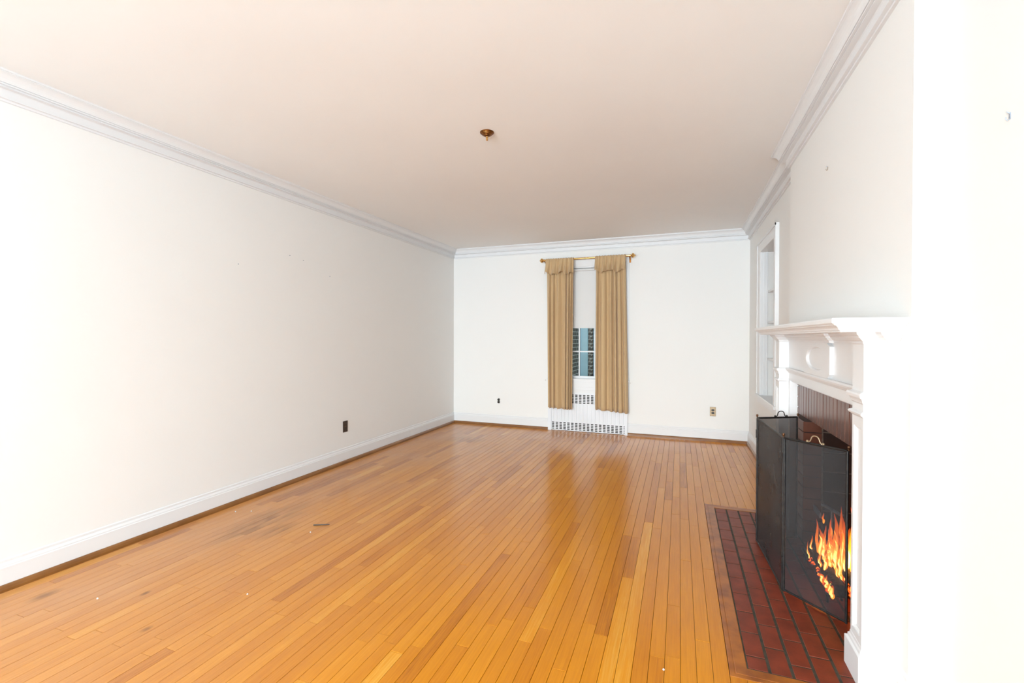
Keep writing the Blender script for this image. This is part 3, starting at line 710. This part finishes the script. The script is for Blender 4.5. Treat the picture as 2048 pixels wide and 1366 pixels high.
for sa, y, za, zb, zmid in ((sash, gy, gz0, gz1, zm), (usash, gy+.035, 1.43, 2.10, 1.765)):
    for x in gx[1:3]: MB().box(x-.0075, x+.0075, y-.012, y+.012, za, zb).build('muntin', TRIM, sa)
    MB().box(gx[0], gx[3], y-.0112, y+.0112, zmid-.0075, zmid+.0075).build('muntin', TRIM, sa)
    for a, b in zip(gx, gx[1:]):
        for c_, d_ in ((za, zmid), (zmid, zb)): MB().box(a+.004, b-.004, y-.001, y+.001, c_+.003, d_-.003).build('pane', GLASS, sa)
# roller shade
rs = empty('roller_shade', (-1.13, YB+.02, 1.364), 'white roller shade pulled half way down the window', 'roller shade')
MB().box(WX0+.03, WX1-.03, YB+.019, YB+.021, 1.375, 2.12).build('shade_cloth', SHADE, rs)
MB().box(WX0+.03, WX1-.03, YB+.014, YB+.026, 1.362, 1.384).build('hem_bar', SHADE, rs)
MB().tube([(WX0+.02, YB+.02, 2.128), (WX1-.02, YB+.02, 2.128)], .018, 14).build('roller', SHADE, rs, True)

# ------------------------------------------------------------------ radiator cover
rc = empty('radiator_cover', (-1.13, YB, 0), 'white panelled radiator cover with pierced grilles under the window', 'radiator cover')
RX0, RX1 = -1.655, -.613
for a, b in ((RX0, RX0+.045), (RX1-.036, RX1)):
    MB().box(a, b, YB-.036, YB-.0005, 0, .655).build('side_stile', RADW, rc)
MB().box(RX0+.045, RX1-.036, YB-.022, YB-.0005, .515, .655).box(RX0+.045, RX1-.036, YB-.027, YB-.022, .585, .592).box(RX0+.045, RX1-.036, YB-.027, YB-.022, .545, .551).build('apron', TRIM, rc)
MB().box(WX0+.01, WX1-.01, YB+.090, YB+.098, 0.002, .52).build('dark_back', BLACK, rc)
def grille(name, z0, z1, rows, cols, hz):
    x0, x1 = RX0+.045, RX1-.036; y = YB-.022; mb = MB()
    px = 0.0523; xs0 = -1.587-px/2+.0005; hw = .0335; hh = .0125
    xs = [x0]
    for c_ in range(cols): xc = xs0+px*(c_+.5); xs += [xc-hw/2, xc+hw/2]
    xs.append(x1); pz = .0203
    zs = [z0]
    for r in range(rows): zc_ = hz+pz*r; zs += [zc_-hh/2, zc_+hh/2]
    zs.append(z1)
    for i in range(len(xs)-1):
        for j in range(len(zs)-1):
            if i % 2 == 1 and j % 2 == 1: continue
            a, b, c_, d_ = xs[i], xs[i+1], zs[j], zs[j+1]
            k = len(mb.v); mb.v += [(a, y, c_), (b, y, c_), (b, y, d_), (a, y, d_)]; mb.f.append((k, k+1, k+2, k+3))
            k = len(mb.v); mb.v += [(a, y+.003, c_), (b, y+.003, c_), (b, y+.003, d_), (a, y+.003, d_)]; mb.f.append((k, k+3, k+2, k+1))
    for i in range(1, len(xs)-1, 2):       # edges of the holes
        for j in range(1, len(zs)-1, 2):
            a, b, c_, d_ = xs[i], xs[i+1], zs[j], zs[j+1]; R4 = [(a, c_), (b, c_), (b, d_), (a, d_)]
            k = len(mb.v); mb.v += [(p, y, q) for p, q in R4]+[(p, y+.003, q) for p, q in R4]
            for t in range(4): mb.f.append((k+t, k+(t+1) % 4, k+4+(t+1) % 4, k+4+t))
    return mb.build(name, RADW, rc)
grille('lower_grille', .004, .128, 5, 19, .0235)
grille('upper_grille', .360, .515, 6, 19, .378)
MB().box(RX0+.05, RX1-.04, YB-.010, YB-.004, .002, .13).build('dark_back', BLACK, rc)
MB().box(RX0+.05, RX1-.04, YB-.010, YB-.004, .365, .51).build('dark_back', BLACK, rc)
# fluted middle panel
mb = MB(); pts = [(RX0+.045, YB-.022)]; nfl = 19; px = (RX1-.036-RX0-.045)/nfl
for k in range(nfl):
    x = RX0+.045+px*k
    pts += [(x+px*.30, YB-.022), (x+px*.36, YB-.0262), (x+px*.64, YB-.0262), (x+px*.70, YB-.022)]
pts.append((RX1-.036, YB-.022))
mb.rings([[(x, y, z) for x, y in pts] + [(RX1-.036, YB-.004, z), (RX0+.045, YB-.004, z)] for z in (.128, .360)]).build('fluted_panel', RADW, rc)

# ------------------------------------------------------------------ curtain rod and curtains
RY, RZ = YB-.085, 2.262
rod = empty('curtain_rod', (-1.14, RY, RZ), 'brass curtain rod with ball finials above the window', 'curtain rod')
MB().tube([(-1.70, RY, RZ), (-.58, RY, RZ)], .0125, 14).build('pole', BRASS, rod, True)
for s, x in ((-1, -1.695), (1, -.585)):
    MB().lathe([(.0138, 0), (.019, s*.003), (.019, s*.007), (.010, s*.010), (.009, s*.015), (.018, s*.018), (.027, s*.026), (.030, s*.036), (.026, s*.047), (.013, s*.055), (.007, s*.058), (.009, s*.062), (.001, s*.067)], (x, RY, RZ), 'x', 16).build('finial', BRASS, rod, True)
    xb_ = x-s*.006
    b_ = MB().tube([(xb_, RY, RZ-.010), (xb_, RY+.01, RZ-.026), (xb_, RY+.05, RZ-.034), (xb_, YB-.002, RZ-.034)], .005, 8)
    b_.box(xb_-.010, xb_+.010, YB-.004, YB-.0005, RZ-.075, RZ-.008).build('bracket', BRASSD, rod, True)

def curtain(xt0, xt1, xb0, xb1, zb, label, seed, hem, vflare):
    rnd = random.Random(seed); c = empty('curtain', ((xt0+xt1)/2, RY, zb), label, 'curtain', 'tan curtains at the window')
    nu, nv = 110, 40; verts = []; faces = []
    npl = 6.3; ph = [rnd.uniform(0, 6.28) for _ in range(5)]
    def pleat(s):
        u = s*npl + .35*math.sin(s*5+ph[0]) + .22*math.sin(s*11+ph[1])
        w_ = math.sin(2*math.pi*u)
        return math.copysign(abs(w_)**.7, w_)*.75 + .25*math.sin(2*math.pi*(u*1.9)+ph[2])
    ztop = 2.255
    for j in range(nv+1):
        t = j/nv; z = ztop+(zb-ztop)*t
        a = xt0+(xb0-xt0)*t; b = xt1+(xb1-xt1)*t
        for i in range(nu+1):
            s = i/nu
            amp = .014+.020*min(1, t*3)
            y = RY-.004+amp*pleat(s)+.004*math.sin(3*t+ph[3]+6*s)*t
            x = a+(b-a)*s + .006*math.cos(2*math.pi*s*npl+ph[4])*min(1, t*3)*(0 if i in (0, nu) else 1)
            zz = z + ((hem*(s-.5)) + .0025*pleat(s))*t**3
            verts.append((x, y, zz))
    for j in range(nv):
        for i in range(nu):
            k = j*(nu+1)+i; faces.append((k, k+1, k+nu+2, k+nu+1))
    mb = MB(); mb.v = verts; mb.f = faces
    o = mb.build('curtain_panel', CLOTH, c, True); md = o.modifiers.new('thick', 'SOLIDIFY'); md.thickness = .002
    for p in o.data.polygons: p.use_smooth = True
    # gathered valance sewn to the heading, hanging in front
    verts = []; faces = []; nu, nv = 120, 22
    q = [rnd.uniform(0, 6.28) for _ in range(6)]
    def hemz(s): return 2.078 + .014*math.sin(2*math.pi*2.1*s+q[0]) + .009*math.sin(2*math.pi*3.7*s+q[1]) + .003*math.sin(2*math.pi*7*s+q[2])
    for j in range(nv+1):
        t = j/nv
        for i in range(nu+1):
            s = i/nu
            z0 = 2.278+.003*math.sin(2*math.pi*11*s+q[3]); z = z0+(hemz(s)-z0)*t
            fl_ = t**1.6
            fold = math.sin(2*math.pi*(5.2*s+.25*math.sin(6*s+q[4]))+q[5]+.5*t)
            fine = math.sin(2*math.pi*13*s+q[1]+t*1.2)
            y = RY-.021 - .020*min(1, t*5)*.3 - .040*fl_ + fold*(.004+.030*fl_) + fine*(.006*(1-.4*t))
            a = xt0-.010-vflare[0]*fl_; b = xt1+.004+vflare[1]*fl_
            x = a+(b-a)*s
            if t > .93: y += .010*(t-.93)/.07          # rolled hem
            if j == 0: y = RY-.006
            verts.append((x, y, z))
    for j in range(nv):
        for i in range(nu):
            k = j*(nu+1)+i; faces.append((k, k+1, k+nu+2, k+nu+1))
    mb = MB(); mb.v = verts; mb.f = faces
    o = mb.build('valance', CLOTH, c, True); md = o.modifiers.new('thick', 'SOLIDIFY'); md.thickness = .003
    for p in o.data.polygons: p.use_smooth = True
    hm = MB().tube([(verts[nv*(nu+1)+i][0], verts[nv*(nu+1)+i][1]-.003, verts[nv*(nu+1)+i][2]) for i in range(0, nu+1, 2)], .0032, 6)
    hm.build('hem_cord', CLOTH, o, True)
    return c
curtain(-1.662, -1.300, -1.645, -1.312, .300, 'left tan curtain panel with a short gathered valance', 3, -.01, (.012, .008))
curtain(-1.008, -.640, -1.016, -.600, .300, 'right tan curtain panel with a short gathered valance', 8, -.03, (-.004, -.004))
# small brass hold-back pegs beside the curtains
for x, z, lab in ((-.628, 1.049, 'small metal peg on the wall beside the middle of the right curtain'), (-.585, .662, 'small white peg on the wall low beside the right curtain'), (-1.697, .663, 'small white peg on the wall low beside the left curtain')):
    o = MB().lathe([(.007, 0), (.007, -.003), (.003, -.004), (.003, -.020), (.007, -.022), (.007, -.027), (.002, -.029)], (x, YB-.0003 if z < 1 else YB-.0203, z), 'y', 10).build('holdback_peg', PLASTER if z < 1 else BRASSD, None, True, origin=(x, YB, z))
    tag(o, lab, 'peg', 'curtain hold-back pegs')

# ------------------------------------------------------------------ ceiling canopy
cn = empty('ceiling_canopy', (-1.12, 2.59, H), 'small round brass cover plate with a finial on the ceiling', 'ceiling plate')
MB().lathe([(.0435, 0), (.0435, -.003), (.041, -.006), (.037, -.007), (.036, -.010), (.031, -.012), (.029, -.016), (.022, -.018), (.020, -.022), (.010, -.025), (.002, -.026)], (-1.12, 2.59, H-.0003), 'z', 28).build('plate', BRASSD, cn, True)
MB().lathe([(.006, -.024), (.005, -.030), (.0075, -.034), (.005, -.038), (.0065, -.043), (.0055, -.049), (.001, -.053)], (-1.12, 2.59, H), 'z', 14).build('finial', BRASS, cn, True)

# ------------------------------------------------------------------ outlets
def outlet(loc, rotz, plate_m, sock_m, label, plate=True, w_=.065, h_=.110):
    o = empty('wall_outlet', loc, label, 'outlet', 'wall outlets'); o.rotation_euler.z = rotz
    def part(mb, nm, m, par, sm=False):
        me = mb.build(nm, m, None, sm); me.parent = par; return me
    if plate:
        mb = MB().rings([[(-w_/2, 0, -h_/2), (w_/2, 0, -h_/2), (w_/2, 0, h_/2), (-w_/2, 0, h_/2)], [(-w_/2, -.003, -h_/2), (w_/2, -.003, -h_/2), (w_/2, -.003, h_/2), (-w_/2, -.003, h_/2)],
                         [(-w_/2+.004, -.006, -h_/2+.004), (w_/2-.004, -.006, -h_/2+.004), (w_/2-.004, -.006, h_/2-.004), (-w_/2+.004, -.006, h_/2-.004)]])
        part(mb, 'cover_plate', plate_m, o)
        part(MB().lathe([(.0032, -.0055), (.0032, -.007), (.001, -.0075)], (0, 0, 0), 'y', 8), 'screw', BRASS, o)
    else:
        part(MB().box(-.011, .011, -.004, 0, -.034, .034), 'yoke', sock_m, o)
    for z in (.0165, -.0165):
        pts = []
        for j in range(16):
            a = 2*math.pi*j/16; pts.append((.0172*math.cos(a), max(-.0125, min(.0125, .0172*math.sin(a)))))
        y0, y1 = (-.0045, -.0075) if plate else (-.001, -.014)
        s_ = part(MB().rings([[(p, y0, q+z) for p, q in pts], [(p, y1, q+z) for p, q in pts]]), 'socket', sock_m, o)
        sl = MB().box(-.0072, -.0050, y1-.0004, y1+.001, z-.004, z+.005).box(.0050, .0072, y1-.0004, y1+.001, z-.004, z+.005)
        part(sl, 'slot', BLACK, s_)
    return o
outlet((XL+.0003, 3.636, .357), math.pi/2, BROWNP, BROWNP, 'dark brown outlet with cover plate low on the long left wall')
outlet((.3775, YB-.0003, .356), 0, BRASSP, BLKP, 'brass-plated outlet low on the end wall right of the window')
outlet((-2.379, YB-.0003, .348), 0, None, BLKP, 'bare black outlet without a plate left of the window', plate=False)

# ------------------------------------------------------------------ picture hooks and nail marks
def hook(x, y, z, label, m2):
    o = empty('picture_hook', (x, y, z), label, 'picture hook', 'picture hooks left in the walls')
    MB().box(x-.0015, x-.0003, y-.003, y+.003, z-.006, z+.009).build('hook_plate', m2, o)
    MB().tube([(x-.001, y, z-.006), (x-.005, y+.001, z-.009), (x-.008, y+.001, z-.005), (x-.008, y+.001, z-.001)], .0013, 6).build('hook_bend', m2, o, True)
    MB().tube([(x, y, z+.007), (x-.008, y, z+.013)], .0012, 6).build('nail', STEEL, o, True)
hook(XB, 2.691, 2.085, 'brass picture hook on the chimney breast above the mantel', BRASSP)
hook(XR, 1.486, 1.785, 'small grey picture hook on the wall nearest the camera at right', STEEL)
for (y, z), lab in zip(((2.481, 1.779), (2.958, 1.923), (3.105, 1.905), (3.425, 1.806)),
                       ('nail head on the left wall, leftmost of the four', 'nail head on the left wall, highest of the four', 'nail head on the left wall, third from the left', 'nail head on the left wall, nearest the window wall')):
    tag(MB().lathe([(.0016, .0), (.0016, .006), (.0034, .006), (.0034, .0075), (.001, .008)], (XL-.0005, y, z), 'x', 8).build('nail', STEEL, None, origin=(XL, y, z)), lab, 'nail', 'nails left in the long wall')

# ------------------------------------------------------------------ bits lying on the floor
o = MB().tube([(-2.248, 2.345, .0035), (-2.20, 2.366, .0040), (-2.156, 2.389, .0032)], [.0036, .0032, .0022], 8).build('twig', IRON, None, True, origin=(-2.2, 2.366, .0005))
tag(o, 'thin dark stick lying on the oak floor near the left wall', 'stick')
for (x, y), lab in zip(((-2.937, 2.335), (-2.84, 2.381), (-2.185, 2.254), (-1.94, 1.604), (-2.568, 1.33), (-0.05, 1.775)),
                       ('white plaster crumb on the floor closest to the left baseboard', 'white plaster crumb on the floor beside the one at the left baseboard', 'white plaster crumb on the floor just in front of the dark stick',
                        'white plaster crumb on the open floor nearer the camera than the stick', 'white plaster crumb on the floor at lower left of the photo', 'white plaster crumb on the floor left of the hearth corner')):
    mb = MB(); n = 7; r = .0048
    rg = []
    for zz, k in ((.0004, .7), (.003, 1.0), (.006, .45)):
        rg.append([(x+r*k*math.cos(2*math.pi*j/n)*random.uniform(.7, 1.2), y+r*k*math.sin(2*math.pi*j/n)*random.uniform(.7, 1.2), zz) for j in range(n)])
    tag(mb.rings(rg).build('plaster_crumb', PLASTER, None, origin=(x, y, .0004)), lab, 'crumb', 'plaster crumbs on the floor')

# ------------------------------------------------------------------ outside the window
tag(MB().box(-14, 10, YB+.35, 30, -.40, -.30).build('ground', GRASS), 'grass ground outside the window', 'ground', kind='structure')
wing = empty('neighbouring_wing', (-2.2, 8.0, -.3), 'dark brick house wing seen through the window glass', 'building')
MB().box(-2.6, -1.905, YB+.45, 9.15, -.3, 5.2).build('side_wall', OUTB, wing)
MB().box(-1.905, 3.0, 9.15, 9.5, -.3, 5.2).build('facade_wall', OUTB, wing)
MB().box(-1.900, -1.868, 9.06, 9.15, -.3, 5.0).build('corner_board', BLUEG, wing)
MB().box(-1.866, -1.728, 9.09, 9.15, -.3, 4.6).build('blue_panel', BLUEP, wing)
for k in range(48):
    z = -.25+k*.075; MB().box(-1.690 + (.018 if k % 2 else 0), -1.655, 9.140, 9.152, z, z+.030).build('quoin', SNOW, wing)
MB().box(-1.612, -1.585, 9.07, 9.15, -.3, 4.8).build('downpipe', BLUEG, wing)
pl = empty('climbing_plant', (-1.52, 8.9, -.3), 'thin green climbing plant outside at the right edge of the glass', 'plant')
stem = [(-1.545+.03*math.sin(z_*2.1), 8.95, z_) for z_ in [(-.3+.15*i) for i in range(13)]]
MB().tube(stem, .008, 6).build('stem', LEAF, pl, True)
for k, (x, y, z) in enumerate(stem[2:]):
    for s in (-1, 1):
        mb = MB(); l = .075; d = Vector((s*.6, -.5, .5+.3*math.sin(k))).normalized(); sd = d.cross(Vector((0, -1, .3))).normalized(); p = Vector((x, y, z)); nrm = d.cross(sd)
        mb.rings([[p+sd*.001+nrm*.001, p-sd*.001, p-nrm*.001], [p+d*l*.5+sd*.018, p+d*l*.5+nrm*.004, p+d*l*.5-sd*.018], [p+d*l+sd*.001, p+d*l+nrm*.001, p+d*l-sd*.001]])
        mb.build('leaf', LEAF, pl)
